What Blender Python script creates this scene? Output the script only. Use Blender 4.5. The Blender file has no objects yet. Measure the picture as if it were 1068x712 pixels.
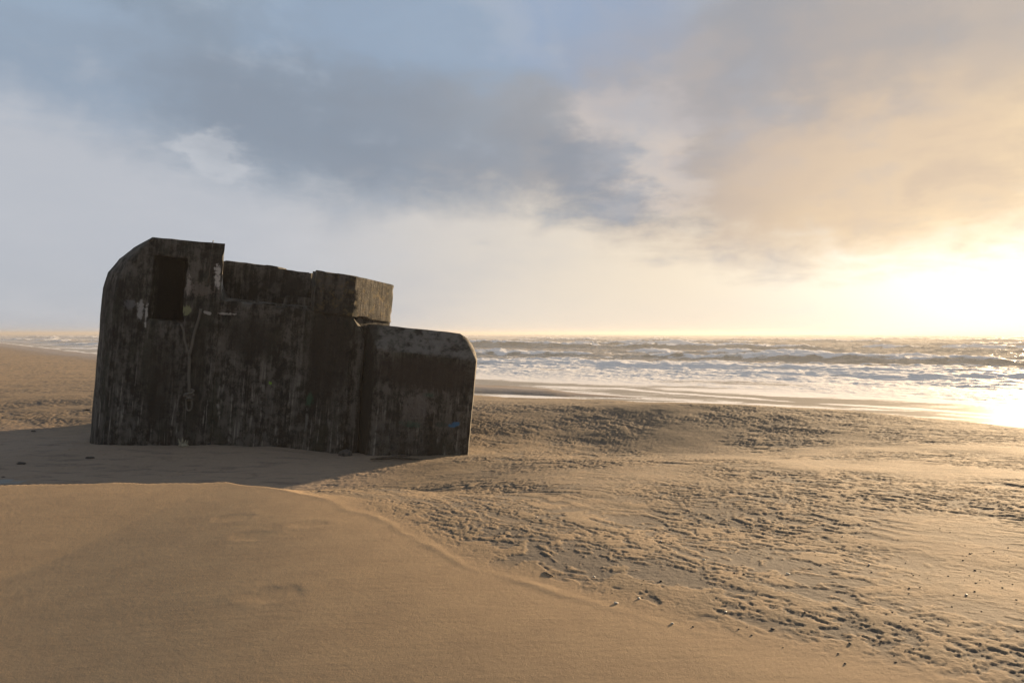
import bpy, bmesh, math, random
import numpy as np
from mathutils import Vector, Matrix

R = math.radians
SC = bpy.context.scene
COL = SC.collection
random.seed(7)
RNG = np.random.default_rng(11)

# ------------------------------------------------------------------ light constants
SUN_AZ, SUN_EL = 41.0, 7.5          # degrees, azimuth clockwise from the view axis (+Y)
EXPOSURE = 2.0
SEA_Z = -2.15
CAM_Z = 1.65

# ------------------------------------------------------------------ noise helpers (numpy)
_P = RNG.permutation(512)
_P = np.concatenate([_P, _P, _P])
_G = RNG.uniform(0, 2*np.pi, 512)
_GX, _GY = np.cos(_G), np.sin(_G)

def perlin(x, y):
    xi = np.floor(x).astype(np.int64); yi = np.floor(y).astype(np.int64)
    xf = x-xi; yf = y-yi
    xi &= 511; yi &= 511
    u = xf*xf*xf*(xf*(xf*6-15)+10); v = yf*yf*yf*(yf*(yf*6-15)+10)
    def g(i, j, dx, dy):
        h = _P[_P[i]+j] & 511
        return _GX[h]*dx+_GY[h]*dy
    a = g(xi, yi, xf, yf); b = g(xi+1, yi, xf-1, yf)
    c = g(xi, yi+1, xf, yf-1); d = g(xi+1, yi+1, xf-1, yf-1)
    return ((a+(b-a)*u)+((c+(d-c)*u)-(a+(b-a)*u))*v)*1.5

def fbm(x, y, octs=4, gain=.5, lac=2.03):
    s = np.zeros_like(x); a = 1.0; t = 0
    for k in range(octs):
        s += a*perlin(x+17.3*k, y-9.1*k); t += a; a *= gain; x = x*lac; y = y*lac
    return s/t*1.4

def ridged(x, y, octs=4):
    s = np.zeros_like(x); a = 1.0; t = 0
    for k in range(octs):
        s += a*(1-np.abs(perlin(x+7.7*k, y+3.1*k))*2); t += a; a *= .5; x = x*2.07; y = y*2.07
    return s/t

def ss(a, b, x):
    t = np.clip((x-a)/(b-a), 0, 1)
    return t*t*(3-2*t)

def lerp(a, b, t): return a+(b-a)*t

def polydist(x, y, pts):
    """signed distance to an open polyline, positive on its right-hand side walking along it"""
    best = np.full(x.shape, 1e9); sign = np.ones(x.shape)
    for (x0, y0), (x1, y1) in zip(pts[:-1], pts[1:]):
        dx, dy = x1-x0, y1-y0
        L2 = dx*dx+dy*dy
        t = np.clip(((x-x0)*dx+(y-y0)*dy)/L2, 0, 1)
        ex = x-(x0+t*dx); ey = y-(y0+t*dy)
        d = np.hypot(ex, ey)
        cr = dx*ey-dy*ex
        m = d < best
        best = np.where(m, d, best)
        sign = np.where(m, np.where(cr < 0, 1.0, -1.0), sign)
    return best*sign

# coast, walked from far left to far right: land on the right-hand side
SHORE = [(-2600, 2600), (-600, 690), (-205, 272), (-77, 125), (-2.4, 50.5), (6, 45.5), (14, 38.0), (22.7, 30.2), (60, -2), (220, -140), (900, -700)]
RIDGE = [(-30, 5.5), (-12, 7.0), (-5.6, 7.46), (-3.2, 7.55), (-2.4, 7.2), (-1.12, 5.95), (-.45, 5.05), (.16, 4.39), (.65, 3.99), (1.16, 3.67), (1.71, 3.33), (4, 1.5), (12, -5), (40, -30)]
DENTS = [(-2.5, 6.2, .13), (-1.75, 5.9, .11), (-2.15, 5.65, .12), (-1.55, 4.4, .13)]

def land(x, y):
    """height of the sand, with how rough and how wet it is"""
    wob = fbm(x*.12, y*.12, 3)*1.2
    s = polydist(x, y, SHORE)+wob*ss(-3, 6, np.abs(x)+4)
    m0 = polydist(x, y, RIDGE)
    m = m0+fbm(x*1.1, y*1.1, 3)*.10*ss(1.2, .1, m0)
    mr = np.hypot(x, y)
    # ---- hollow, plain and mound
    zR = -.08-.92*ss(3, 20, y+.12*x)
    lx = ss(-4.8, .8, x-.10*(y-8))
    zout = lerp(-1.06, zR, lx)
    zout = lerp(zout, -1.05+0*x, ss(8, 14, y)*ss(2, -4, x))
    zout = zout-.42*np.exp(-((x-2.4)/5.6)**2-((y-17.6)/3.5)**2)+.09*np.exp(-((x+1.0)/1.5)**2-((y-15.2)/1.6)**2)
    zout = zout+.16*np.exp(-((x-5.5)/9)**2-((y-24.3)/2.2)**2)
    zout = zout+fbm(x*.22+4, y*.22, 3)*.07*ss(5, 12, mr)
    w = lerp(3.6, 2.8, ss(-4, 1.2, x))
    f = lerp((1-np.clip(-m/w, 0, 1))**1.9, 1-ss(0, 1, -m/w), ss(-3.4, -1.2, x))
    zm = .0-.33*ss(lerp(-.8, .1, ss(-4, -1, x)), 5.6, m)+.006
    st = fbm(x*.40+y*.10, (y-.22*x)*1.0, 2)
    zm = zm+.0012*st*ss(.2, 1.5, m)
    zin = lerp(zout, zm, f)
    zin = zin+.0028*np.exp(-(m/.05)**2)*ss(-3.2, -1.5, x)*ss(1.3, .2, x)*(1+fbm(x*2.5, y*2.5, 2))
    # sand drift against the foot of the wall
    zin = zin+.10*np.exp(-((y-15.6)/.9)**2)*ss(-12.5, -9, x)*ss(-4, -6, x)
    # ---- beach face
    S = lerp(lerp(60, 25, ss(-30, -3, x)), 16.5, ss(-2, 9, x))
    zb = SEA_Z+.012*np.clip(s, -200, 20)+1.22*ss(lerp(1.0, 4.5, ss(-12, 0, x)), S, s)
    zb = zb-1.2*ss(0, 60, -s)
    gl = ss(-30, -3, x)
    zb = zb+3.0*ss(0, 1, (s-lerp(24, lerp(20, 13, ss(-2, 9, x)), gl))/lerp(50, 12, gl))
    bar = .15*np.exp(-(((x+6)*.86-(y-48.2)*-.50)/9.5)**2-((-(x+6)*-.50+(y-48.2)*.86)/2.0)**2)
    trough = -.36*np.exp(-((s-7.6)/2.0)**2)*ss(-9, -3, x)*ss(18, 9, x)
    zb = zb+bar+trough-.11*ss(2.0, 4.5, x)*ss(10, 6, s)
    k = .12
    h = np.clip(.5+.5*(zb-zin)/k, 0, 1)
    z = lerp(zb, zin, h)-k*h*(1-h)
    # ---- small relief
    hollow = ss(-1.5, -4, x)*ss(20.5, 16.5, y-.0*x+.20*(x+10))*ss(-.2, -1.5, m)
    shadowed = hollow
    rough = ss(.02, -.45, m)*(1-.93*hollow)*ss(.5, 7, s)
    rough = rough*lerp(1, .6, ss(30, 70, mr))
    ca, sa = math.cos(R(-36)), math.sin(R(-36))
    p = (x*ca+y*sa); q = (-x*sa+y*ca)           # p along the wind-cut lips, q across them
    wx = fbm(x*1.3, y*1.3, 3)*.35; wy = fbm(x*1.3+40, y*1.3+9, 3)*.35
    big = fbm(p*1.0+wx, q*1.9+wy, 4)
    n1 = lerp(fbm(p*7.4+wx*4, q*11+wy*4, 5, .66), fbm(p*3.0+wx*3+31, q*5.2+wy*3, 6, .6)*1.15, ss(-.05, .35, fbm(x*.55-20, y*.55+6, 3)))
    n2 = fbm(p*15+wx*4, q*22+wy*4, 4, .6)
    pits = ss(-.11, .11, n1+.50*big+.22*n2)      # flat-topped crust with pits cut into it
    patch = ss(-.45, .35, fbm(x*.30+3, y*.30-8, 3)+.12)
    patch = lerp(patch, 1, .22)
    n3 = fbm(p*19+wx*5, q*34+wy*5, 3, .6)
    rel = ((pits-1)*.0115+n1*.004+n2*.0045+n3*.002+big*.008)*patch
    sc = np.clip(mr/10.0, .46, 1.25)
    z = z+rough*rel*sc
    z = z+(1-rough)*(fbm(x*3.1, y*5.1, 3)*.0004+n2*.0004)*np.clip(mr/6, .6, 3)
    # hollow floor: scattered scuffs
    sc1 = ss(.30, .55, fbm(x*1.3+8, y*2.6, 4, .6))
    z = z+hollow*(fbm(x*2.2, y*6, 5, .65)*.020+fbm(x*9, y*14, 3)*.004)-hollow*.03*sc1*(1-ss(.0, .1, -hollow))
    for (dx, dy, dr) in DENTS:
        rr = np.hypot((x-dx)/1.35, (y-dy)*1.2)/dr*.9+fbm(x*6+dx, y*6, 3)*.35
        z = z-.0022*np.exp(-rr**4)+.001*np.exp(-((rr-1.25)/.4)**2)
    pit = rough*(1-pits)*patch
    wet = np.clip(ss(-1.35, -1.95, z)*ss(14, 3, s)+ss(4.5, 1.5, s), 0, 1)
    return z, pit, wet, rough, hollow, s

# ------------------------------------------------------------------ mesh helpers
def mesh_from_arrays(name, co, quads, attrs=None):
    me = bpy.data.meshes.new(name)
    n = len(co); f = len(quads)
    me.vertices.add(n); me.vertices.foreach_set('co', co.astype(np.float32).ravel())
    me.loops.add(f*4); me.loops.foreach_set('vertex_index', quads.astype(np.int32).ravel())
    me.polygons.add(f)
    me.polygons.foreach_set('loop_start', np.arange(0, f*4, 4, dtype=np.int32))
    me.polygons.foreach_set('loop_total', np.full(f, 4, dtype=np.int32))
    me.update(calc_edges=True)
    me.polygons.foreach_set('use_smooth', np.ones(f, dtype=bool))
    for k, v in (attrs or {}).items():
        a = me.attributes.new(k, 'FLOAT', 'POINT'); a.data.foreach_set('value', v.astype(np.float32).ravel())
    me.validate()
    return me

def polar(angles, radii):
    A, Rr = np.meshgrid(np.radians(angles), radii)
    x = Rr*np.sin(A); y = Rr*np.cos(A)
    nr, na = x.shape
    i = np.arange(nr*na).reshape(nr, na)
    q = np.stack([i[:-1, :-1], i[:-1, 1:], i[1:, 1:], i[1:, :-1]], -1).reshape(-1, 4)
    return x.ravel(), y.ravel(), q

def link(name, me, mat=None, parent=None):
    o = bpy.data.objects.new(name, me); COL.objects.link(o)
    if mat is not None: me.materials.append(mat)
    if parent is not None: o.parent = parent
    return o

def tag(o, label=None, cat=None, group=None, kind=None):
    for k, v in (('label', label), ('category', cat), ('group', group), ('kind', kind)):
        if v: o[k] = v
    return o

# ------------------------------------------------------------------ node helpers
class V:
    """a scalar socket in a node tree with arithmetic"""
    def __init__(s, nt, sock): s.nt = nt; s.s = sock
    def _m(s, op, *a):
        n = s.nt.nodes.new('ShaderNodeMath'); n.operation = op
        for i, v in enumerate((s,)+a):
            if isinstance(v, V): s.nt.links.new(v.s, n.inputs[i])
            else: n.inputs[i].default_value = v
        return V(s.nt, n.outputs[0])
    def __add__(s, o): return s._m('ADD', o)
    def __sub__(s, o): return s._m('SUBTRACT', o)
    def __mul__(s, o): return s._m('MULTIPLY', o)
    def __truediv__(s, o): return s._m('DIVIDE', o)
    __radd__ = __add__; __rmul__ = __mul__
    def __rsub__(s, o): return (s*-1)+o
    def __neg__(s): return s*-1
    def max(s, o): return s._m('MAXIMUM', o)
    def min(s, o): return s._m('MINIMUM', o)
    def pow(s, o): return s._m('POWER', o)
    def exp(s): return s._m('EXPONENT')
    def ss(s, a, b):
        n = s.nt.nodes.new('ShaderNodeMapRange'); n.interpolation_type = 'SMOOTHSTEP'
        s.nt.links.new(s.s, n.inputs[0])
        lo, hi, t0, t1 = (a, b, 0, 1) if a < b else (b, a, 1, 0)
        for i, v in zip((1, 2, 3, 4), (lo, hi, t0, t1)): n.inputs[i].default_value = v
        return V(s.nt, n.outputs[0])

def mixc(nt, f, a, b, mode='MIX'):
    n = nt.nodes.new('ShaderNodeMix'); n.data_type = 'RGBA'; n.blend_type = mode; n.clamp_factor = True
    for sock, v in ((n.inputs[0], f), (n.inputs[6], a), (n.inputs[7], b)):
        if isinstance(v, V): nt.links.new(v.s, sock)
        elif isinstance(v, bpy.types.NodeSocket): nt.links.new(v, sock)
        elif isinstance(v, tuple): sock.default_value = (*v, 1)
        else: sock.default_value = v
    return n.outputs[2]

def noise(nt, vec, scale, detail=4, rough=.55, dist=0.0):
    n = nt.nodes.new('ShaderNodeTexNoise')
    nt.links.new(vec, n.inputs['Vector'])
    n.inputs['Scale'].default_value = scale; n.inputs['Detail'].default_value = detail
    n.inputs['Roughness'].default_value = rough; n.inputs['Distortion'].default_value = dist
    return V(nt, n.outputs[0])

def scaled(nt, vec, sc, rot=(0, 0, 0)):
    n = nt.nodes.new('ShaderNodeMapping'); nt.links.new(vec, n.inputs[0])
    n.inputs['Scale'].default_value = sc; n.inputs['Rotation'].default_value = rot
    return n.outputs[0]

def new_mat(name):
    m = bpy.data.materials.new(name); m.use_nodes = True
    nt = m.node_tree
    b = nt.nodes['Principled BSDF']
    return m, nt, b

def coords(nt, kind='Object'):
    return nt.nodes.new('ShaderNodeTexCoord').outputs[kind]

def attr(nt, name):
    n = nt.nodes.new('ShaderNodeAttribute'); n.attribute_name = name
    return V(nt, n.outputs['Fac'])

def bump(nt, b, h, strength, dist):
    n = nt.nodes.new('ShaderNodeBump')
    n.inputs['Strength'].default_value = strength; n.inputs['Distance'].default_value = dist
    nt.links.new(h.s, n.inputs['Height']); nt.links.new(n.outputs[0], b.inputs['Normal'])

# ------------------------------------------------------------------ materials
def sand_material():
    m, nt, b = new_mat('sand')
    c = coords(nt)
    pit, wet, rough, hol = attr(nt, 'pit'), attr(nt, 'wet'), attr(nt, 'rough'), attr(nt, 'hollow')
    grain = noise(nt, c, 420, 2, .7)
    speck = noise(nt, c, 95, 3, .65)
    mid = noise(nt, c, 3.2, 6, .6)
    large = noise(nt, scaled(nt, c, (.25, .45, 1), (0, 0, .5)), 1, 4, .55)
    col = mixc(nt, mid.ss(.35, .65), (.322, .224, .129), (.360, .252, .144))
    col = mixc(nt, large.ss(.35, .7)*.25, col, (.285, .208, .132))
    col = mixc(nt, rough*(mid.ss(.40, .62)*.35+.6), col, (.152, .115, .074))
    col = mixc(nt, pit*.92, col, (.074, .067, .061))  # damp pit floors, with the shade inside them painted in as well
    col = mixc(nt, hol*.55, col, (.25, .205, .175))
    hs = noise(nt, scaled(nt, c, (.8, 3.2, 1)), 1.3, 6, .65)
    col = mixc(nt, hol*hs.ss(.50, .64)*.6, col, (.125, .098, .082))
    col = mixc(nt, speck.ss(.60, .72)*.30, col, (.16, .12, .085))
    col = mixc(nt, grain.ss(.56, .70)*.35, col, (.15, .11, .075))
    col = mixc(nt, grain.ss(.42, .28)*.22, col, (.60, .50, .36))
    sp = nt.nodes.new('ShaderNodeSeparateXYZ'); nt.links.new(c, sp.inputs[0])
    e1 = (V(nt, sp.outputs[0])+10.6+(mid-.5)*1.2)/1.7; e2 = (V(nt, sp.outputs[1])-12.35+(mid-.5)*.3)/.42
    col = mixc(nt, (1.0-e1*e1-e2*e2).ss(0, .35)*.8, col, (.235, .255, .25))     # blue-grey damp silt behind the crest
    wetw = wet*(noise(nt, scaled(nt, c, (.5, .5, 1)), 1.1, 3).ss(.15, .6)*.4+.6)
    col = mixc(nt, wetw*.6, col, (.22, .165, .11))
    nt.links.new(col, b.inputs['Base Color'])
    ro = (1-wetw*.6)*.9+.03
    nt.links.new(ro.s, b.inputs['Roughness'])
    b.inputs['Specular IOR Level'].default_value = .25
    rip = noise(nt, scaled(nt, c, (5, 16, 1), (0, 0, R(-38))), 1, 4, .6)
    h = (grain*.0010+speck*.0020+noise(nt, c, 28, 4, .6)*(rough*.005+.0022)+rip*.006*rough+(1-rough)*.0022*noise(nt, scaled(nt, c, (2.2, 15, 1), (0, 0, R(12))), 1, 4, .6))*(1-wet*.9)
    bump(nt, b, h, .85, 1.0)
    return m

def sea_material():
    m, nt, b = new_mat('sea_water')
    c = coords(nt)
    foam = attr(nt, 'foam'); shal = attr(nt, 'shallow'); film = attr(nt, 'film')
    lace = noise(nt, scaled(nt, c, (.22, .9, 1), (0, 0, R(28))), 1.7, 8, .72, .6)
    fine = noise(nt, c, 5.5, 5, .7)
    f = (foam*1.35-.18+(lace-.5)*1.5+(fine-.5)*.55).ss(.30, .62)
    f = f*foam.ss(.02, .2)
    wat = mixc(nt, shal, (.34, .285, .20), (.32, .27, .195))
    col = mixc(nt, f, wat, (.86, .85, .83))
    nt.links.new(col, b.inputs['Base Color'])
    ro = f*.5+.19+film*.16
    nt.links.new(ro.s, b.inputs['Roughness'])
    b.inputs['IOR'].default_value = 1.22
    chop = noise(nt, scaled(nt, c, (.5, 1.2, 1), (0, 0, R(28))), 1.2, 7, .62)
    h = (chop*.35+fine*.06*f)*(1-film*.97)
    bump(nt, b, h, .34, 1.0)
    return m

def concrete_material(name, tone=1.0):
    m, nt, b = new_mat(name)
    c = coords(nt)
    sep = nt.nodes.new('ShaderNodeSeparateXYZ'); nt.links.new(c, sep.inputs[0])
    u, d, w = (V(nt, sep.outputs[i]) for i in range(3))
    big = noise(nt, c, .9, 5, .6)
    mott = noise(nt, c, 5, 7, .65)
    fine = noise(nt, c, 46, 4, .7)
    strk = noise(nt, scaled(nt, c, (7, 7, .42)), 1, 6, .66, .4)
    strk2 = noise(nt, scaled(nt, c, (15, 15, .8)), 1, 5, .6, .3)
    T = tone
    dark = (.0085*T, .0088*T, .0080*T); midc = (.150*T, .140*T, .120*T); lite = (.25, .23, .20)
    col = mixc(nt, (strk*.30+mott*.35+fine*.20+noise(nt, scaled(nt, c, (2.6, 2.6, 1.3)), 1, 8, .72, .5)*.35).ss(.54, .67), dark, midc)
    col = mixc(nt, big.ss(.50, .66)*.8, col, (.013*T, .0115*T, .0095*T))        # damp brown-black patches
    col = mixc(nt, noise(nt, scaled(nt, c, (1, 1, .5)), 1.7, 5).ss(.50, .66)*.6, col, (.030*T, .038*T, .024*T))   # algae
    low = w.ss(2.9, .4)
    col = mixc(nt, strk2.ss(.55, .66)*(low*.75+.25)*mott.ss(.38, .58), col, lite)
    col = mixc(nt, strk.ss(.63, .74)*mott.ss(.45, .62)*.8, col, (.21, .195, .17))
    # long dark run-off stain under the roof block and shade painted into the re-entrant corner
    def blob(u0, w0, ru, rw, tilt=0.0):
        a = (u-u0+(w-w0)*tilt)/ru; e = (w-w0)/rw
        return a*a+e*e
    edge = (mott-.5)*3.4+(strk2-.5)*2.2+(fine-.5)*1.6+(noise(nt, c, 13, 5, .7)-.5)*2.4
    for (u0, w0, ru, rw, colr, k) in (
        (.98, 2.35, .62, 1.35, (.012, .0095, .008), .85),
        (-.85, 2.55, .75, .55, (.012, .011, .010), .75),
        (-2.05, 1.55, .22, 1.7, (.016, .016, .012), .7),
        (1.93, 1.2, .24, 2.4, (.006, .0055, .005), .95),
        (-2.95, 1.5, .55, .9, (.022, .018, .014), .6),
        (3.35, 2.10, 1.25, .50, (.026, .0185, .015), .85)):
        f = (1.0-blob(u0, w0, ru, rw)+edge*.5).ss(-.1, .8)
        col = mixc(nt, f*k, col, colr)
    for (u0, w0, ru, rw, colr, k, ti) in (
        (-1.77, 3.86, .10, .34, (.50, .47, .43), .95, .15),
        (-3.50, 2.93, .13, .26, (.36, .35, .33), .85, 0),
        (-3.78, 3.05, .16, .14, (.16, .165, .17), .6, 0),
        (-3.37, 2.85, .05, .34, (.44, .42, .39), .9, 0),
        (-2.44, 3.62, .07, .24, (.36, .33, .29), .8, 0),
        (-1.98, 3.03, .13, .05, (.42, .40, .36), .9, .9),
        (-1.50, 3.04, .22, .035, (.40, .38, .34), .9, -.6),
        (-2.42, 3.02, .12, .16, (.24, .25, .13), .85, 0),
        (-2.15, 3.55, .45, .20, (.19, .16, .135), .55, 0),
        (-.35, 1.52, .05, .05, (.20, .38, .04), .95, 0),
        (.62, 1.2, .13, .2, (.03, .09, .05), .75, 0),
        (.60, .75, .06, .35, (.17, .17, .155), .7, 0),
        (3.45, 1.62, .16, .07, (.02, .07, .045), .8, 0),
        (3.10, .92, .28, .09, (.02, .07, .045), .75, 0),
        (3.78, .98, .16, .07, (.016, .036, .03), .75, 0),
        (4.08, 1.00, .12, .085, (.02, .13, .27), .95, -.5),
        (3.25, 1.35, .45, .45, (.15, .13, .115), .45, 0)):
        f = (.75-blob(u0, w0, ru*1.1, rw*1.1, ti)+edge*.85).ss(.05, .55)*d.ss(.6, .4)
        col = mixc(nt, f*k, col, colr)
    cham = w.ss(2.50, 2.58)*u.ss(2.0, 2.2)*u.ss(4.45, 4.3)*w.ss(3.3, 3.2)*d.ss(.7, .5)  # skylight on the wing's chamfer, painted in as a lighter tone
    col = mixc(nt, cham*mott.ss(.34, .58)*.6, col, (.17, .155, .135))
    # faint curling paint strokes on the right wing
    wv = nt.nodes.new('ShaderNodeTexWave'); wv.wave_type = 'RINGS'; wv.rings_direction = 'Y'
    nt.links.new(c, wv.inputs[0]); wv.inputs['Scale'].default_value = 2.2; wv.inputs['Distortion'].default_value = 9
    wv.inputs['Detail'].default_value = 1
    gz = (1.0-blob(3.5, 1.45, .75, .42)).ss(0, .6)
    col = mixc(nt, V(nt, wv.outputs[1]).ss(.86, .97)*gz*mott.ss(.4, .6)*.55, col, (.17, .155, .14))
    if tone < .6:
        col = mixc(nt, noise(nt, c, 7, 6, .7).ss(.50, .66)*.8, col, (.120, .088, .034))
    # inside of the opening coloured near black, its shade painted in
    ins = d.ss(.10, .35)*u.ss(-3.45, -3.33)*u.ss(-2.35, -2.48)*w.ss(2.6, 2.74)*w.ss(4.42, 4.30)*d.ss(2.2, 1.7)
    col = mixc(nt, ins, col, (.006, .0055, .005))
    # board marks
    line = ((w*7.3+(mott-.5)*.25)._m('FRACT')-.5)._m('ABSOLUTE').ss(.42, .5)
    col = mixc(nt, line*w.ss(2.4, 3.2)*mott.ss(.40, .65)*.28, col, (.018, .016, .014))
    nt.links.new(col, b.inputs['Base Color'])
    b.inputs['Roughness'].default_value = .86
    b.inputs['Specular IOR Level'].default_value = .3
    h = mott*.022+fine*.007+strk2*.012-line*.0025+noise(nt, c, 15, 5, .7).ss(.62, .75)*-.02
    bump(nt, b, h, .8, 1.0)
    return m

def plain_material(name, a, bcol, scale, rough=.85, bh=.004):
    m, nt, b = new_mat(name)
    c = coords(nt)
    n = noise(nt, c, scale, 5, .6)
    nt.links.new(mixc(nt, n.ss(.35, .65), a, bcol), b.inputs['Base Color'])
    b.inputs['Roughness'].default_value = rough
    bump(nt, b, n, .6, bh)
    return m

def rope_material():
    m, nt, b = new_mat('rope_fibre')
    c = coords(nt, 'UV') if False else coords(nt)
    wv = nt.nodes.new('ShaderNodeTexWave'); wv.bands_direction = 'DIAGONAL'
    nt.links.new(c, wv.inputs[0]); wv.inputs['Scale'].default_value = 14; wv.inputs['Distortion'].default_value = 1.5
    nt.links.new(mixc(nt, V(nt, wv.outputs[1]), (.065, .060, .050), (.19, .175, .145)), b.inputs['Base Color'])
    b.inputs['Roughness'].default_value = .95
    bump(nt, b, V(nt, wv.outputs[1]), .7, .01)
    return m

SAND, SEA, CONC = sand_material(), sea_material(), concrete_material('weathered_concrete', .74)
MOSSY = concrete_material('mossy_concrete', .56)

# ------------------------------------------------------------------ ground: one sheet, finest where the camera stands
def seg(a, b, n): return np.linspace(a, b, n, endpoint=False)
ang = np.concatenate([seg(-180, -62, 60), seg(-62, -42, 90), seg(-42, 42, 980), seg(42, 62, 90), np.linspace(62, 180, 61)])
rad = np.concatenate([[.02], np.geomspace(.5, 2.2, 12, endpoint=False), np.geomspace(2.2, 60, 860, endpoint=False), np.geomspace(60, 420, 150, endpoint=False), np.geomspace(420, 3000, 30)])
x, y, q = polar(ang, rad)
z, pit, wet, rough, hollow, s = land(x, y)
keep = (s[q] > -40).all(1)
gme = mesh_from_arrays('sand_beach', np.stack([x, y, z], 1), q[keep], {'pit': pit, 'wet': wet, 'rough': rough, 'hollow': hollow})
ground = link('beach', gme, SAND); tag(ground, kind='structure')

def zat(px, py_):
    a = land(np.array([px], float), np.array([py_], float))
    return float(a[0][0])

# ------------------------------------------------------------------ sea
def sea_surface(x, y):
    s = -polydist(x, y, SHORE)                       # distance off the shore
    nx, ny = math.sin(R(27)), math.cos(R(27))
    qq = x*nx+y*ny; t = x*ny-y*nx
    warp = fbm(t*.018, qq*.010, 3)*9*ss(30, 160, qq)+fbm(t*.07, qq*.05, 3)*2.2
    Q = qq+warp
    h = np.zeros_like(x); foam = np.zeros_like(x)
    crests = [(50, .12, .5), (58, .25, .7), (66, .40, .8), (75, .35, .7), (85, .6, .85), (103, .95, .6), (126, 1.1, .75), (158, 1.35, .45),
              (196, 1.3, .7), (245, 1.2, .35), (300, 1.2, .5), (370, 1.1, .3), (460, 1.1, .4), (570, 1.1, .25), (700, 1.1, .3), (860, 1.1, .2)]
    for k, (qc, A, br) in enumerate(crests):
        al = perlin(t*.022+13.1*k, np.full_like(t, 3.7*k+.5))
        al2 = perlin(t*.11+5.1*k, np.full_like(t, 1.3*k+.2))
        amp = A*np.clip(.62+1.05*al+.45*al2, .10, 1.35)
        dq = Q-qc-2.6*al2-5*perlin(t*.03+k, np.full_like(t, 8.1*k))*min(1, qc/100)
        wf = 1.8+.012*qc; wb = 5.5+.03*qc
        prof = np.where(dq < 0, np.exp(-(dq/wf)**2), np.exp(-(dq/wb)**2))
        h += amp*prof
        brk = np.clip(ss(-.35, .25, al*1.1+al2*.6+(br-.5)*1.3), 0, 1)*ss(0, .5, br+.3)
        foam = np.maximum(foam, brk*np.where(dq < 0, np.exp(-(dq/(wf*lerp(.35, 1.8, ss(.55, 1.0, br+.25*al2+.2*perlin(t*.4, Q*.5)))))**2), np.exp(-(dq/(1.6+.01*qc))**2)))
    inner = ss(93, 83, Q-2.5*fbm(t*.12, Q*.05, 3))
    str_ = fbm(t*.05, Q*.22, 4)
    foam = np.maximum(foam, inner*np.clip(.74+.60*str_, .2, 1))
    mid = ss(230, 95, Q)*(1-inner)
    foam = np.maximum(foam, mid*np.clip(.22+.75*fbm(t*.05, Q*.20, 5), 0, .8))
    lim = ss(-1, 10, s)
    chop = (fbm(t*.25, Q*.5, 5)*.17+fbm(t*.5+5, Q*1.1, 3)*.10)*ss(4, 30, s)*np.clip(np.hypot(x, y)/70, .6, 2.4)
    rub = (fbm(x*1.1, y*1.3, 5, .68)*.08+fbm(t*.5, Q*1.6, 4, .6)*.07)*foam*ss(2, 14, s)
    h = h*ss(3, 22, s)+chop+rub
    # last thin tongues of swash
    edge = np.exp(-((s-1.0-1.2*fbm(t*.15, t*.05+3, 2))/.9)**2)
    foam = np.maximum(foam*ss(.0, 6, s), .8*edge*ss(.2, 1.2, s))
    film = ss(13, 4, s)
    wash = np.clip(.50+.55*fbm(t*.10, Q*.45, 4), .1, .9)*ss(3, -1, s)
    foam = np.maximum(foam, wash)
    shallow = ss(30, 0, s)
    return SEA_Z+h*lim, foam, shallow, film, s

ang = np.concatenate([seg(-75, -42, 80), seg(-42, 42, 820), np.linspace(42, 140, 160)])
rad = np.concatenate([np.geomspace(20, 60, 150, endpoint=False), np.geomspace(60, 420, 420, endpoint=False), np.geomspace(420, 1500, 120, endpoint=False), np.geomspace(1500, 9000, 25)])
x, y, q = polar(ang, rad)
z, foam, shal, film, s = sea_surface(x, y)
keep = (s[q] > -16).any(1)
sme = mesh_from_arrays('sea', np.stack([x, y, z], 1), q[keep], {'foam': foam, 'shallow': shal, 'film': film})
sea = link('sea', sme, SEA); tag(sea, kind='structure')

# ------------------------------------------------------------------ bunker
PIV = (-5.48, 16.0, -1.06); TILT = 5.3
UC, WC = 5.206, 3.204                               # the viewing height seen in the bunker's own tilted frame
def fix(u, w, d):
    """measured outline point (at the front plane) carried to depth d"""
    k = (16+d)/16
    return (UC+(u-UC)*k, d, WC+(w-WC)*k)

bunker = bpy.data.objects.new('bunker', None); COL.objects.link(bunker)
bunker.location = PIV; bunker.rotation_euler = (0, R(TILT), 0)
tag(bunker, 'dark weathered concrete bunker tilted and half sunk in the beach sand', 'bunker')

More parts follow.
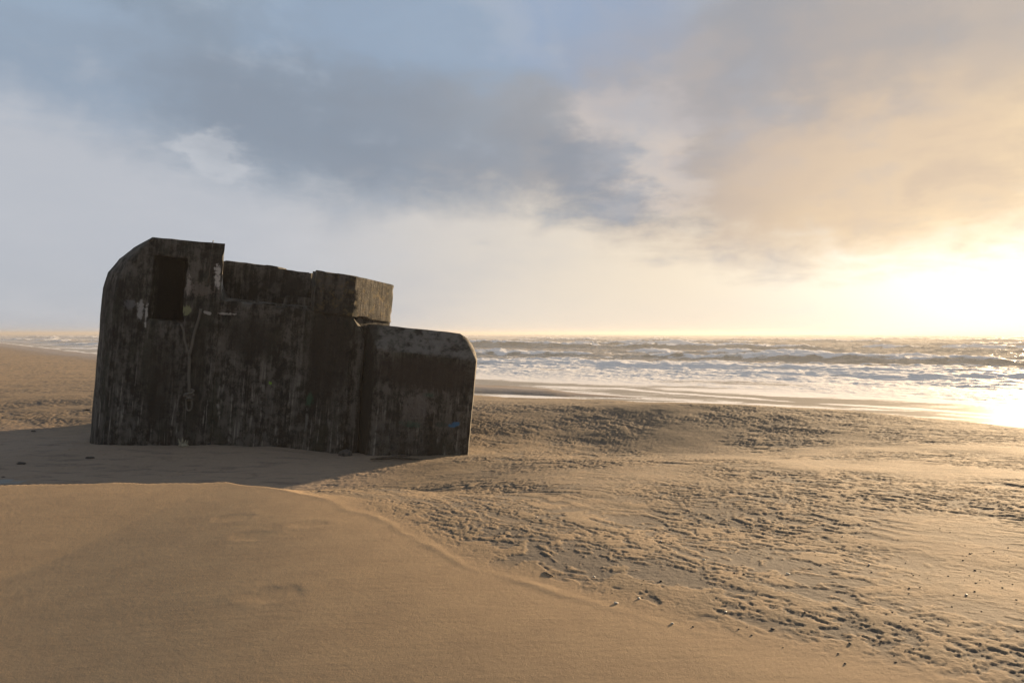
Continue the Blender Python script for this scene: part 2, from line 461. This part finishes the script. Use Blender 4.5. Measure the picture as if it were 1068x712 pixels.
def finish(bm, name, mat, parent, step=.11, amp=.016, holes=None, chipk=1.0):
    bmesh.ops.recalc_face_normals(bm, faces=bm.faces)
    xs = [v.co.x for v in bm.verts]; ys = [v.co.y for v in bm.verts]; zs = [v.co.z for v in bm.verts]
    def cut(axis, pos):
        no = [0, 0, 0]; no[axis] = 1; co = [0, 0, 0]; co[axis] = pos
        bmesh.ops.bisect_plane(bm, geom=bm.verts[:]+bm.edges[:]+bm.faces[:], plane_co=co, plane_no=no, dist=1e-4)
    for axis, arr, st in ((0, xs, step), (2, zs, step), (1, ys, step*1.6)):
        lo, hi = min(arr), max(arr)
        if axis == 1: hi = min(hi, lo+3.0)
        n = int((hi-lo)/st)
        for k in range(1, n+1): cut(axis, lo+(hi-lo)*k/(n+1)+.0007)
    if holes: holes(bm, cut)
    bmesh.ops.triangulate(bm, faces=[f for f in bm.faces if len(f.verts) > 4])
    bm.normal_update()
    co = np.array([v.co[:] for v in bm.verts]); no = np.array([v.normal[:] for v in bm.verts])
    a = co[:, 0]+.37*co[:, 1]; c = co[:, 2]+.61*co[:, 1]
    n = fbm(a*1.1, c*1.1, 3)*1.0+fbm(a*3.2, c*3.2, 2)*.3
    chip = np.zeros(len(co))
    for i, v in enumerate(bm.verts):
        if any(len(e.link_faces) == 2 and e.calc_face_angle(0) > .5 for e in v.link_edges): chip[i] = 1
    cn = np.clip(fbm(a*3.1+9, c*3.1, 3)+.05, 0, 1)
    off = n*amp-chip*(cn*.09+.006)*chipk
    co = co+no*off[:, None]
    for v, p in zip(bm.verts, co): v.co = p
    me = bpy.data.meshes.new(name); bm.to_mesh(me); bm.free()
    me.polygons.foreach_set('use_smooth', np.ones(len(me.polygons), dtype=bool))
    me.set_sharp_from_angle(angle=R(32))
    return link(name, me, mat, parent)

def loft(rings, close=True):
    bm = bmesh.new()
    R_ = [[bm.verts.new(p) for p in r] for r in rings]
    for a, b_ in zip(R_[:-1], R_[1:]):
        n = len(a)
        for i in range(n): bm.faces.new((a[i], a[(i+1) % n], b_[(i+1) % n], b_[i]))
    bm.faces.new(R_[0]); bm.faces.new(list(reversed(R_[-1])))
    return bm

# tower wall on the left, rounded shoulder, one tall rectangular opening
prof = [(-4.43, -.8), (-4.43, 3.10), (-4.42, 3.38), (-4.34, 3.75), (-4.10, 4.09), (-3.79, 4.38), (-3.37, 4.67), (-1.67, 4.67), (-1.67, 3.0), (-1.60, -.8)]
def tower_ring(d, inset):
    out = []
    for i, (u, w) in enumerate(prof):
        if i <= 6:
            iu = inset*(1 if i < 4 else (1-(i-3)/3.0))
            p = fix(u+iu, w, d)
        else:
            p = (u-1.0*max(d, 0)*(1 if w > 3.2 else 0), d, w)
        out.append(p)
    return out
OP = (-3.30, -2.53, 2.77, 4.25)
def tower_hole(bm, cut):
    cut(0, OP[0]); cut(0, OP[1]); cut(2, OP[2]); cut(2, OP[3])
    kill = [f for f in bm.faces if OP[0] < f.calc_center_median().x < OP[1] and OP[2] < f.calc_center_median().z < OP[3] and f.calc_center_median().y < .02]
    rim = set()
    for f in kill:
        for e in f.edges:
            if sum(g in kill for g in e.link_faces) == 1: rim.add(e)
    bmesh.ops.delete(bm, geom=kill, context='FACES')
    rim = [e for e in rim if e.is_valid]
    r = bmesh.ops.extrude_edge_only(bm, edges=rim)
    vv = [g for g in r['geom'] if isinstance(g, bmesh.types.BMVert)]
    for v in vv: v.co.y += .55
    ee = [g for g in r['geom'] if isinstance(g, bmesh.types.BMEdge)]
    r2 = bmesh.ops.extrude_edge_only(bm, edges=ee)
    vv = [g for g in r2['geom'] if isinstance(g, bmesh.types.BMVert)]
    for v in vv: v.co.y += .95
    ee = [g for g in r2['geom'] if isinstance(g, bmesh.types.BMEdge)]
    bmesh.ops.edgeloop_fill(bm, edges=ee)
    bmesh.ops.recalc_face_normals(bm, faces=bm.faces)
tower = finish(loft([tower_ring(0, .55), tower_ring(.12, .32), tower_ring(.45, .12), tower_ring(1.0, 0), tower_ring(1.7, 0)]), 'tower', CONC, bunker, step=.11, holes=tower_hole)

def prism(poly, d0, d1, dz=0):
    """outline in (u, w) pushed from depth d0 to d1"""
    return loft([[(u, d0, w) for u, w in poly], [(u, d1, w) for u, w in poly]])

# front wall with its ledge
finish(loft([[(-1.72, .035, -.8), (-1.72, .035, 3.36), (1.42, .035, 3.29), (1.78, .035, 2.75), (1.86, .035, -.8)],
             [(-2.3, 1.25, -.8), (-2.3, 1.25, 3.36), (1.42, 1.25, 3.29), (1.78, 1.25, 2.75), (1.86, 1.25, -.8)]]), 'front_wall', CONC, bunker)
# sunk shelf behind the ledge, and the parapet with its step
finish(loft([[fix(-1.62, 3.30, 1.3), fix(-1.62, 4.28, 1.3), fix(-.40, 4.27, 1.3), fix(-.37, 4.22, 1.3), fix(.40, 4.18, 1.3), fix(.40, 3.2, 1.3)],
             [(-3.0, 2.1, 3.2), (-3.0, 2.1, 4.36), (-.9, 2.1, 4.36), (-.86, 2.1, 4.28), (.5, 2.1, 4.28), (.5, 2.1, 3.2)]]), 'parapet', CONC, bunker)
finish(prism([(-.42, 3.30), (-.42, 3.62), (.34, 3.60), (.34, 3.28)], .62, 1.26), 'shelf_block', CONC, bunker, step=.09)
finish(prism([(-1.9, 3.34), (-1.9, 3.42), (.34, 3.40), (.34, 3.30)], .40, 1.24), 'shelf', CONC, bunker, step=.12)
# buttress under the roof block
finish(loft([[(.57, -.05, -.8), (.57, -.05, 3.26), (1.50, -.05, 3.22), (1.56, -.05, -.8)], [(.50, .3, -.8), (.50, .3, 3.26), (1.36, .3, 3.22), (1.42, .3, -.8)]]), 'buttress', CONC, bunker)
# faceted roof block
blk_b = [(.30, .55, 3.25), (.56, -.09, 3.285), (1.46, -.09, 3.25), fix(2.36, 3.19, 1.12), (1.6, 2.2, 3.2), (.35, 2.2, 3.2)]
blk_t = [(.26, .55, 4.26), (.55, -.09, 4.25), (1.47, -.09, 4.20), fix(2.355, 4.075, 1.12), (1.6, 2.2, 4.16), (.35, 2.2, 4.2)]
finish(loft([blk_b, blk_t]), 'roof_block', MOSSY, bunker, step=.09, amp=.010, chipk=.7)
# neck of wall that carries the roof block, down to the wing
_n = [(.36, .6), (.60, .0), (1.38, .06), fix(2.335, 3.19, 1.12)[:2], (1.6, 2.1), (.40, 2.1)]
finish(loft([[(u, d, 2.2) for u, d in _n], [(u, d, 3.30-.03*u) for u, d in _n]]), 'neck_wall', CONC, bunker, chipk=.3)

# right wing: shed roof with hipped front and rounded shoulder
def wing():
    bm = bmesh.new()
    def mk(p): return bm.verts.new(p)
    F0, F1, F2, F3 = mk(fix(2.09, -.8, -.4)), mk(fix(2.09, 2.56, -.4)), mk(fix(4.44, 2.47, -.4)), mk(fix(4.43, -.8, -.4))
    L0, L1 = mk(fix(1.84, -.8, .25)), mk(fix(1.72, 2.90, .25))
    RD = mk(fix(1.81, 3.12, .18))
    T = [mk(fix(u, w, .18)) for u, w in ((4.0, 3.10), (4.17, 3.01), (4.30, 2.87), (4.40, 2.68), (4.452, 2.48))]
    S0 = mk(fix(4.44, -.8, .18))
    bm.faces.new((F0, F1, F2, F3))
    bm.faces.new((F1, RD, T[0], F2))
    for a, b_ in zip(T[:-1], T[1:]): bm.faces.new((F2, a, b_))
    bm.faces.new((F3, F2, T[-1], S0))
    bm.faces.new((L0, L1, F1, F0)); bm.faces.new((L1, RD, F1))
    K = 7.0
    def bk(v, du=0.0):
        c = v.co.copy(); c.y = K; c.x += -.75+du
        return bm.verts.new(c)
    kT = [bk(t) for t in T]; kS = bk(S0); kR = bk(RD, .4); [setattr(v.co, 'z', v.co.z-.35) for v in (kT[0], kT[1], kR)]; kL = bk(L0, .4)
    chain = [RD]+T+[S0]; kch = [kR]+kT+[kS]
    for i in range(len(chain)-1): bm.faces.new((chain[i], kch[i], kch[i+1], chain[i+1]))
    bm.faces.new((L0, kL, kR, RD, L1))
    bm.faces.new((kL, kS, *reversed(kT), kR))
    bm.faces.new((L0, F0, F3, S0, kS, kL))
    return bm
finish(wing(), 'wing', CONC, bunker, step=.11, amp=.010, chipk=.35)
# the bulk of the bunker behind the front
finish(loft([[(-4.9, 1.6, -.8), (-4.9, 1.6, 3.1), (-4.5, 1.6, 3.5), (-3.9, 1.6, 4.1), (-2.6, 1.6, 4.1), (2.0, 1.6, 2.7), (2.0, 1.6, -.8)],
             [(-4.9, 7.2, -.8), (-4.9, 7.2, 3.0), (-4.5, 7.2, 3.5), (-3.9, 7.2, 4.0), (-2.6, 7.2, 4.0), (2.0, 7.2, 2.6), (2.0, 7.2, -.8)]]), 'rear_hall', CONC, bunker, step=.3)

# ------------------------------------------------------------------ tubes
def tube(bm, pts, r, n=8, taper=None):
    P = [Vector(p) for p in pts]
    prev = None
    rings = []
    for i, p in enumerate(P):
        t = (P[min(i+1, len(P)-1)]-P[max(i-1, 0)]).normalized()
        up = Vector((0, 1, 0)) if abs(t.y) < .9 else Vector((1, 0, 0))
        a = t.cross(up).normalized(); b_ = t.cross(a).normalized()
        rr = r if taper is None else r*taper[i]
        rings.append([bm.verts.new(p+a*(rr*math.cos(k/n*2*math.pi))+b_*(rr*math.sin(k/n*2*math.pi))) for k in range(n)])
    for a, b_ in zip(rings[:-1], rings[1:]):
        for k in range(n): bm.faces.new((a[k], a[(k+1) % n], b_[(k+1) % n], b_[k]))
    bm.faces.new(rings[0]); bm.faces.new(list(reversed(rings[-1])))

def bm_obj(bm, name, mat, parent=None, smooth=True):
    bmesh.ops.recalc_face_normals(bm, faces=bm.faces)
    me = bpy.data.meshes.new(name); bm.to_mesh(me); bm.free()
    if smooth: me.polygons.foreach_set('use_smooth', np.ones(len(me.polygons), dtype=bool))
    return link(name, me, mat, parent)

def curve_pts(a, b, n, sag=0.0, wob=0.0):
    out = []
    for i in range(n+1):
        t = i/n
        out.append((a[0]+(b[0]-a[0])*t+wob*math.sin(9*t+a[0]), a[1]+(b[1]-a[1])*t+.01*math.sin(5*t), a[2]+(b[2]-a[2])*t-sag*4*t*(1-t)))
    return out

ROPE = rope_material()
# world position of a picture point on a plane at depth Y
def at(px, py_, Y): return ((px-534)/712*Y, Y, CAM_Z-(py_-347.5)/712*Y)
rope = bpy.data.objects.new('rope', None); COL.objects.link(rope)
rope.location = at(197, 412, 15.93)
tag(rope, 'grey knotted rope hanging in a V down the bunker wall below the opening', 'rope')
def rel(p): return tuple(a-b for a, b in zip(p, rope.location))
YR = 15.90
bm = bmesh.new()
j = rel(at(197, 371, YR))
tube(bm, curve_pts(rel(at(189, 338, YR)), j, 14, 0, .014), .025)
tube(bm, curve_pts(rel(at(209.5, 322, YR)), j, 16, .0, .012), .031)
bm_obj(bm, 'loop', ROPE, rope)
bm = bmesh.new()
tube(bm, curve_pts(j, rel(at(196.8, 410, YR)), 16, 0, .010), .033)
bm_obj(bm, 'hanging_cord', ROPE, rope)
bm = bmesh.new()
k0 = rel(at(196.8, 412, YR-.03))
pts = []
for i in range(60):
    t = i/59
    pts.append((k0[0]+.10*math.sin(t*21)*(1-.3*t), k0[1]+.05*math.cos(t*17), k0[2]+.08-.20*t+.05*math.cos(t*13)))
tube(bm, pts, .026)
bm_obj(bm, 'knot', ROPE, rope)
bm = bmesh.new()
pts = [(k0[0]+.075*math.sin(a), k0[1], k0[2]-.20-.13*(1-math.cos(a))+.06) for a in np.linspace(-math.pi*.97, math.pi*.97, 26)]
pts = [(p[0], p[1], p[2]) for p in pts]
tube(bm, [(k0[0]+.075*math.sin(a), k0[1]+.01*math.sin(3*a), k0[2]-.20+.16*math.cos(a)) for a in np.linspace(0, 2*math.pi, 26)], .020)
bm_obj(bm, 'tail_loop', ROPE, rope)

# loose wire over the tower top
WIRE = plain_material('rusty_wire', (.05, .04, .03), (.12, .10, .08), 20)
bm = bmesh.new()
w0 = Vector(at(222.5, 252.2, 15.97))
base = Vector(at(220.5, 292, 15.97))
pts = [Vector(at(223, 251.2, 16.15)), Vector(at(222.6, 252.0, 15.97)), Vector(at(221.5, 262, 15.95)), Vector(at(220, 274, 15.95)), Vector(at(219, 284, 15.95)), Vector(at(217, 296, 15.95))]
tube(bm, [tuple(p-base) for p in pts], .011, 6)
wire = bm_obj(bm, 'wire', WIRE); wire.location = base
tag(wire, 'thin wire hanging over the top right edge of the bunker tower', 'wire')

# ------------------------------------------------------------------ small things on the sand
def lump(name, mat, rx, ry, rz, seed, sub=3, rough_=.25):
    bm = bmesh.new()
    bmesh.ops.create_icosphere(bm, subdivisions=sub, radius=1)
    co = np.array([v.co[:] for v in bm.verts])
    n = fbm(co[:, 0]*1.3+seed*3.1, co[:, 1]*1.3+co[:, 2]*1.7+seed, 3)
    co = co*(1+rough_*n)[:, None]*np.array([rx, ry, rz])
    co[:, 2] = np.maximum(co[:, 2], -.45*rz)
    for v, p in zip(bm.verts, co): v.co = p
    me = bpy.data.meshes.new(name); bm.to_mesh(me); bm.free()
    me.polygons.foreach_set('use_smooth', np.ones(len(me.polygons), dtype=bool))
    me.materials.append(mat)
    return me

PALE = plain_material('pale_driftwood', (.17, .15, .10), (.30, .27, .19), 14)
DARKST = plain_material('dark_stone', (.035, .032, .028), (.075, .068, .06), 18)
WOOD = plain_material('wet_driftwood', (.03, .024, .018), (.075, .058, .042), 16)
PEB = plain_material('pebble_stone', (.055, .048, .042), (.17, .14, .11), 40)
SHELL = plain_material('shell', (.45, .41, .34), (.62, .58, .50), 30, .6)
TWIG = plain_material('dry_twig', (.22, .165, .11), (.33, .26, .18), 25)

def ground_y(px, py_):
    """where the sight line through a picture point meets the sand"""
    dx, dz = (px-534)/712, -(py_-347.5)/712
    Y = np.linspace(2.0, 60, 6000)
    zz = land(dx*Y, Y)[0]
    i = np.argmax(CAM_Z+dz*Y < zz)
    return dx*Y[i], Y[i], zz[i]

# pale splintered stump at the wall foot: block with upright splinters
g = (-7.58, 15.72); gz = zat(*g)
stump = bpy.data.objects.new('driftwood', None); COL.objects.link(stump); stump.location = (g[0], g[1], gz)
tag(stump, 'small pale splintered driftwood piece lying at the wall foot below the rope', 'driftwood')
link('block', lump('block', PALE, .12, .09, .09, 4, 3, .3), parent=stump)
bm = bmesh.new()
for (a, hgt, lean) in ((-.06, .17, -.06), (-.01, .21, -.02), (.03, .15, .02), (.07, .14, .03), (-.04, .14, .01)):
    tube(bm, [(a, .0, .02), (a+lean*.5, .0, hgt*.6), (a+lean, .01, hgt)], .032, 6, (1, .75, .25))
bm_obj(bm, 'splinters', PALE, stump)

gs = (-3.78, 15.45); st = link('stone', lump('stone', DARKST, .15, .12, .12, 9)); st.location = (*gs, zat(*gs)+.03)
tag(st, 'dark fist sized stone on the sand against the middle of the bunker wall', 'stone')

gx, gy, gz = ground_y(412, 480.5)
bm = bmesh.new()
tube(bm, [(-.55, .05, .02), (-.3, .0, .05), (-.05, .03, .06), (.25, -.02, .05), (.6, .02, .02)], .034, 8, (.4, 1, .9, .8, .3))
tube(bm, [(-.1, .02, .06), (.1, .12, .09), (.3, .16, .07)], .03, 6, (1, .8, .3))
lg = bm_obj(bm, 'driftwood_branch', WOOD); lg.location = (gx, gy, gz)
tag(lg, 'dark wet forked branch lying on the sand before the right wing', 'branch')

bm = bmesh.new()
tube(bm, [(-.03, .045, .0), (-.01, .01, .006), (.03, -.045, .003)], .006, 7, (.6, 1, .7))
gx, gy, gz = ground_y(572, 600)
tw = bm_obj(bm, 'twig', TWIG); tw.location = (gx, gy, gz)
tag(tw, 'short pale twig sticking out of the sand above the smooth sand ridge', 'twig')
clumps = [(34, 450, .13, 'single dark clump on the bare shaded sand left of the bunker'),
          (21, 484, .16, 'dark clump low in the hollow near the left frame edge'),
          (93, 478, .17, 'flat dark clump in the shaded hollow just below the bunker corner'),
          (91, 428, .22, 'dark clump where the lit sand meets the shadow beside the bunker corner'),
          (2, 498, .06, 'small dark clump on the lit crest of the near sand')]
for i, (px, py_, r, lab) in enumerate(clumps):
    gx, gy, gz = ground_y(px, py_)
    c = link('clump', lump('clump', DARKST, r*.5, r*.3, r*.16, 20+i, 3, .6)); c.location = (gx, gy, gz+.01)
    tag(c, lab, 'clump')

# loose pebbles and shell bits
pm_ = [lump('pebble', PEB, 1.0, .8, .6, 40+i, 2, .35) for i in range(5)]
sm_ = [lump('shell_bit', SHELL, 1.0, .7, .45, 60+i, 2, .35) for i in range(3)]
n = 0
spots = []
while n < 110:
    if n < 45: px, py_ = RNG.normal(1005, 55), RNG.normal(600, 16)
    else: px, py_ = RNG.uniform(560, 1066), RNG.uniform(540, 708)
    if px > 1066 or (py_ > 615+(px-560)*.26): continue
    gx, gy, gz = ground_y(px, py_)
    r = RNG.uniform(.0025, .0075)*(1.5 if n % 9 == 0 else 1)
    o = link('pebble', pm_[n % 5]); o.location = (gx, gy, gz+r*.25); o.scale = (r, r, r); o.rotation_euler = (0, 0, RNG.uniform(0, 6.28))
    tag(o, 'small dark pebble lying loose on the rough wind-cut sand', 'pebble', 'loose dark pebbles on the rough sand')
    n += 1
for k, (px, py_) in enumerate([(643, 631), (667, 626), (620, 603), (702, 652), (758, 640), (690, 566), (823, 600), (908, 590), (560, 540), (735, 585), (1010, 622), (880, 560)]):
    gx, gy, gz = ground_y(px, py_)
    r = RNG.uniform(.009, .016)
    o = link('shell_bit', sm_[k % 3]); o.location = (gx, gy, gz+r*.3); o.scale = (r, r, r); o.rotation_euler = (0, 0, k)
    tag(o, 'small whitish shell fragment lying on the rough sand', 'shell', 'whitish shell fragments on the rough sand')

# ------------------------------------------------------------------ sea haze
hm = bpy.data.materials.new('sea_haze'); hm.use_nodes = True
nt = hm.node_tree; nt.nodes.clear()
out = nt.nodes.new('ShaderNodeOutputMaterial'); vol = nt.nodes.new('ShaderNodeVolumePrincipled')
vol.inputs['Color'].default_value = (.46, .46, .47, 1); vol.inputs['Density'].default_value = .0010; vol.inputs['Anisotropy'].default_value = .35
nt.links.new(vol.outputs[0], out.inputs['Volume'])
bm = bmesh.new(); bmesh.ops.create_cube(bm, size=1)
for v in bm.verts: v.co = (v.co.x*5200, v.co.y*5200, -8.0 if v.co.z < 0 else 4.6)
me = bpy.data.meshes.new('haze'); bm.to_mesh(me); bm.free()
haze = link('haze', me, hm); tag(haze, kind='stuff')

# ------------------------------------------------------------------ sky
def build_world():
    w = bpy.data.worlds.new('World'); SC.world = w; w.use_nodes = True
    nt = w.node_tree; nt.nodes.clear()
    out = nt.nodes.new('ShaderNodeOutputWorld'); bg = nt.nodes.new('ShaderNodeBackground')
    nt.links.new(bg.outputs[0], out.inputs[0])
    STR = .1
    bg.inputs[1].default_value = STR
    K = 1/(STR*2**EXPOSURE)                          # a cloud of tone 1 comes out white after exposure
    sky = nt.nodes.new('ShaderNodeTexSky'); sky.sky_type = 'NISHITA'; sky.sun_disc = False
    sky.sun_elevation = R(SUN_EL); sky.sun_rotation = R(SUN_AZ); sky.dust_density = 2.0
    dirv = coords(nt, 'Generated')
    sep = nt.nodes.new('ShaderNodeSeparateXYZ'); nt.links.new(dirv, sep.inputs[0])
    X, Y, Z = (V(nt, sep.outputs[i]) for i in range(3))
    D = 180/math.pi
    az = X._m('ARCTAN2', Y)*D
    el = Z.max(-.999).min(.999)._m('ARCSINE')*D
    # cloud deck coordinates
    comb = nt.nodes.new('ShaderNodeCombineXYZ')
    zz = Z.max(0)+.22
    nt.links.new((X/zz).s, comb.inputs[0]); nt.links.new((Y/zz).s, comb.inputs[1]); nt.links.new((Z*1.5).s, comb.inputs[2])
    P = comb.outputs[0]
    nA = noise(nt, P, 1.15, 5, .55, .5)-.5
    nB = noise(nt, P, 3.4, 7, .60, .35)-.5
    nC = noise(nt, dirv, 7.0, 6, .55, .3)-.5
    nD = noise(nt, scaled(nt, dirv, (1, 1, 2.6)), 2.4, 5, .5)-.5
    # angle from the sun
    sx, sy, sz = math.sin(R(36))*math.cos(R(4.6)), math.cos(R(36))*math.cos(R(4.6)), math.sin(R(4.6))
    cosa = (X*sx+Y*sy+Z*sz).max(-1).min(1)
    ang = cosa._m('ARCCOSINE')*D
    aza = (az-36)
    def warpn(vec, sc_, det):
        n = nt.nodes.new('ShaderNodeTexNoise'); nt.links.new(vec, n.inputs['Vector'])
        n.inputs['Scale'].default_value = sc_; n.inputs['Detail'].default_value = det; n.inputs['Roughness'].default_value = .6
        s_ = nt.nodes.new('ShaderNodeSeparateColor'); nt.links.new(n.outputs['Color'], s_.inputs[0])
        return V(nt, s_.outputs[0])-.5, V(nt, s_.outputs[1])-.5
    w1, w2 = warpn(P, 1.9, 7); w3, w4 = warpn(dirv, 9.0, 6)
    azw = az+w1*20+w3*6; elw = el+w2*13+w4*4
    def pxel(px, py_):
        a = math.atan((px-534)/712); return math.degrees(a), math.degrees(math.atan((347.5-py_)/712*math.cos(a)))
    # base line of the cloud deck, by azimuth
    ramp = nt.nodes.new('ShaderNodeValToRGB'); ramp.color_ramp.interpolation = 'B_SPLINE'
    pts = [(-400, 60), (-100, 90), (0, 105), (110, 132), (200, 165), (290, 205), (400, 222), (530, 224), (640, 238), (750, 262), (850, 272), (950, 262), (1060, 235), (1300, 170)]
    cr = ramp.color_ramp
    vals = []
    for px, py_ in pts:
        a, e = pxel(px, py_); vals.append(((a+60)/120, e/40))
    vals = [(0.0, .5)]+vals+[(1.0, .5)]
    while len(cr.elements) < len(vals): cr.elements.new(.5)
    for e_, (p_, v_) in zip(cr.elements, vals): e_.position = p_; e_.color = (v_, v_, v_, 1)
    nt.links.new(((az+60)/120).s, ramp.inputs[0])
    edge = V(nt, ramp.outputs[0])*40
    def g(px, py_, rx, ry):
        a, e = pxel(px, py_)
        u = (azw-a)/(rx/12.4); v = (elw-e)/(ry/12.4)
        return (-(u*u+v*v)).exp()
    nn = nA*4.0+nB*6.5+nC*4.5+w4*5
    dd = el-edge+nn
    deck = dd.ss(-2.6, 3.0)
    # ---- tones
    prox = (-(aza*aza)/900.0-(el-4)*(el-4)/420.0).exp()               # warm reach
    near = (ang/-11.0).exp()
    # low bright band under the deck
    warmth = (ang).ss(60, 16)
    low = mixc(nt, warmth, (.50, .525, .575), (.93, .80, .62))
    low = mixc(nt, ang.ss(25, 7), low, (1.02, .93, .76))
    low = mixc(nt, el.ss(5, 0.0)*ang.ss(62, 22)*.6, low, (.86, .76, .64))
    low = mixc(nt, el.ss(8, 0.5)*ang.ss(34, 62)*.5, low, (.46, .49, .53))
    vv = (nD*1.7+nB*.6)
    low = mixc(nt, vv.ss(-.05, .45)*.40, low, (.62, .63, .66))
    low = mixc(nt, vv.ss(.05, -.5)*.35*ang.ss(18, 40), low, (.42, .46, .53))
    # deck
    dk = mixc(nt, prox*1.05, (.280, .345, .430), (.79, .585, .395))
    dk = mixc(nt, ang.ss(20, 5)*.8, dk, (1.05, .81, .51))
    lum = (nA*.9+nB*.75+nC*.8)
    dk = mixc(nt, lum.ss(.02, .40)*.42, dk, (.46, .49, .545))
    dk = mixc(nt, lum.ss(.0, -.36)*.46*(1-prox), dk, (.185, .230, .295))
    thick = (dd.ss(0, 5)*dd.ss(16, 6))
    dk = mixc(nt, thick*.28*(1-prox), dk, (.215, .265, .335))
    # brighter and bluer gaps in the deck
    for (px, py_, rx, ry, colr, k) in (
        (20, 40, 120, 80, (.34, .43, .55), .75), (470, 30, 190, 60, (.31, .405, .54), .7), (620, 25, 90, 70, (.33, .41, .56), .6),
        (655, 150, 62, 48, (.62, .56, .53), .85), (690, 180, 55, 22, (.66, .58, .52), .7), (238, 165, 34, 26, (.60, .62, .66), .75),
        (740, 90, 130, 60, (.38, .38, .42), .4), (1010, 20, 130, 60, (.52, .46, .42), .6), (905, 165, 120, 60, (.70, .55, .42), .5)):
        f = (g(px, py_, rx, ry)*1.5+(nB+nC)*.9*g(px, py_, rx*1.6, ry*1.6)).ss(.15, 1.0)
        dk = mixc(nt, f*k, dk, colr)
    for (px, py_, rx, ry, k) in ((590, 195, 62, 36, .75), (640, 205, 40, 24, .5), (700, 215, 45, 22, .4), (330, 125, 150, 60, .45), (140, 90, 120, 45, .35), (420, 190, 120, 35, .4), (850, 60, 130, 50, .35)):
        f = (g(px, py_, rx, ry)*1.4+(nB+nC)*1.1*g(px, py_, rx*1.6, ry*1.6)).ss(.2, 1.0)
        dk = mixc(nt, f*k*.8, dk, (.25, .29, .355))
    dk = mixc(nt, (nB+nC*.9).ss(.02, -.22)*.55*prox, dk, (.60, .485, .395))
    dk = mixc(nt, (nB*.8+nC).ss(.0, .24)*.45*(1-prox), dk, (.43, .475, .545))
    # upper sky and the side away from the sun: even grey cloud
    dk = mixc(nt, el.ss(28, 60)*.8, dk, (.27, .31, .37))
    back = ang.ss(75, 130)
    dk = mixc(nt, back*.8, dk, (.20, .225, .265))
    low = mixc(nt, back*.85, low, (.20, .225, .265))
    cl = mixc(nt, deck, low, dk)
    # sun behind thin cloud
    glow = (-(aza*aza)/95.0-((el-3.2)*(el-3.2))/30.0).exp()*.38+(ang/-7.5).exp()*.26
    gl = mixc(nt, 1.0, (0.0, 0.0, 0.0), (1.0, .90, .73))
    sc = nt.nodes.new('ShaderNodeVectorMath'); sc.operation = 'SCALE'
    nt.links.new(gl, sc.inputs[0]); nt.links.new((glow*(1-deck*.84)).s, sc.inputs['Scale'])
    add = nt.nodes.new('ShaderNodeVectorMath'); add.operation = 'ADD'
    nt.links.new(cl, add.inputs[0]); nt.links.new(sc.outputs[0], add.inputs[1])
    kk = nt.nodes.new('ShaderNodeVectorMath'); kk.operation = 'SCALE'
    nt.links.new(add.outputs[0], kk.inputs[0]); kk.inputs['Scale'].default_value = K
    # clear sky shows a little through the thinnest cloud high up
    thin = (ang.ss(35, 70)*deck*(nA+nB).ss(.0, .5)*el.ss(10, 30)*.35)
    fin = mixc(nt, 1-thin, sky.outputs[0], kk.outputs[0])
    nt.links.new(fin, bg.inputs[0])
build_world()

sun = bpy.data.lights.new('sun', 'SUN'); sun.energy = 3.7; sun.angle = R(2.5); sun.color = (1.0, .71, .42)
so = bpy.data.objects.new('sun', sun); COL.objects.link(so)
dv = Vector((math.sin(R(SUN_AZ))*math.cos(R(SUN_EL)), math.cos(R(SUN_AZ))*math.cos(R(SUN_EL)), math.sin(R(SUN_EL))))
so.rotation_euler = dv.to_track_quat('Z', 'Y').to_euler(); so.location = dv*60

# ------------------------------------------------------------------ camera
cam = bpy.data.cameras.new('camera'); cam.lens = 24; cam.sensor_width = 36; cam.clip_start = .05; cam.clip_end = 30000
co = bpy.data.objects.new('camera', cam); COL.objects.link(co)
co.location = (0, 0, CAM_Z); co.rotation_euler = (R(90)-math.atan(8.5/712), 0, 0)
SC.camera = co

SC.view_settings.view_transform = 'Standard'; SC.view_settings.look = 'None'
SC.view_settings.exposure = EXPOSURE; SC.view_settings.gamma = 1
SC.cycles.max_bounces = 6; SC.cycles.volume_bounces = 1
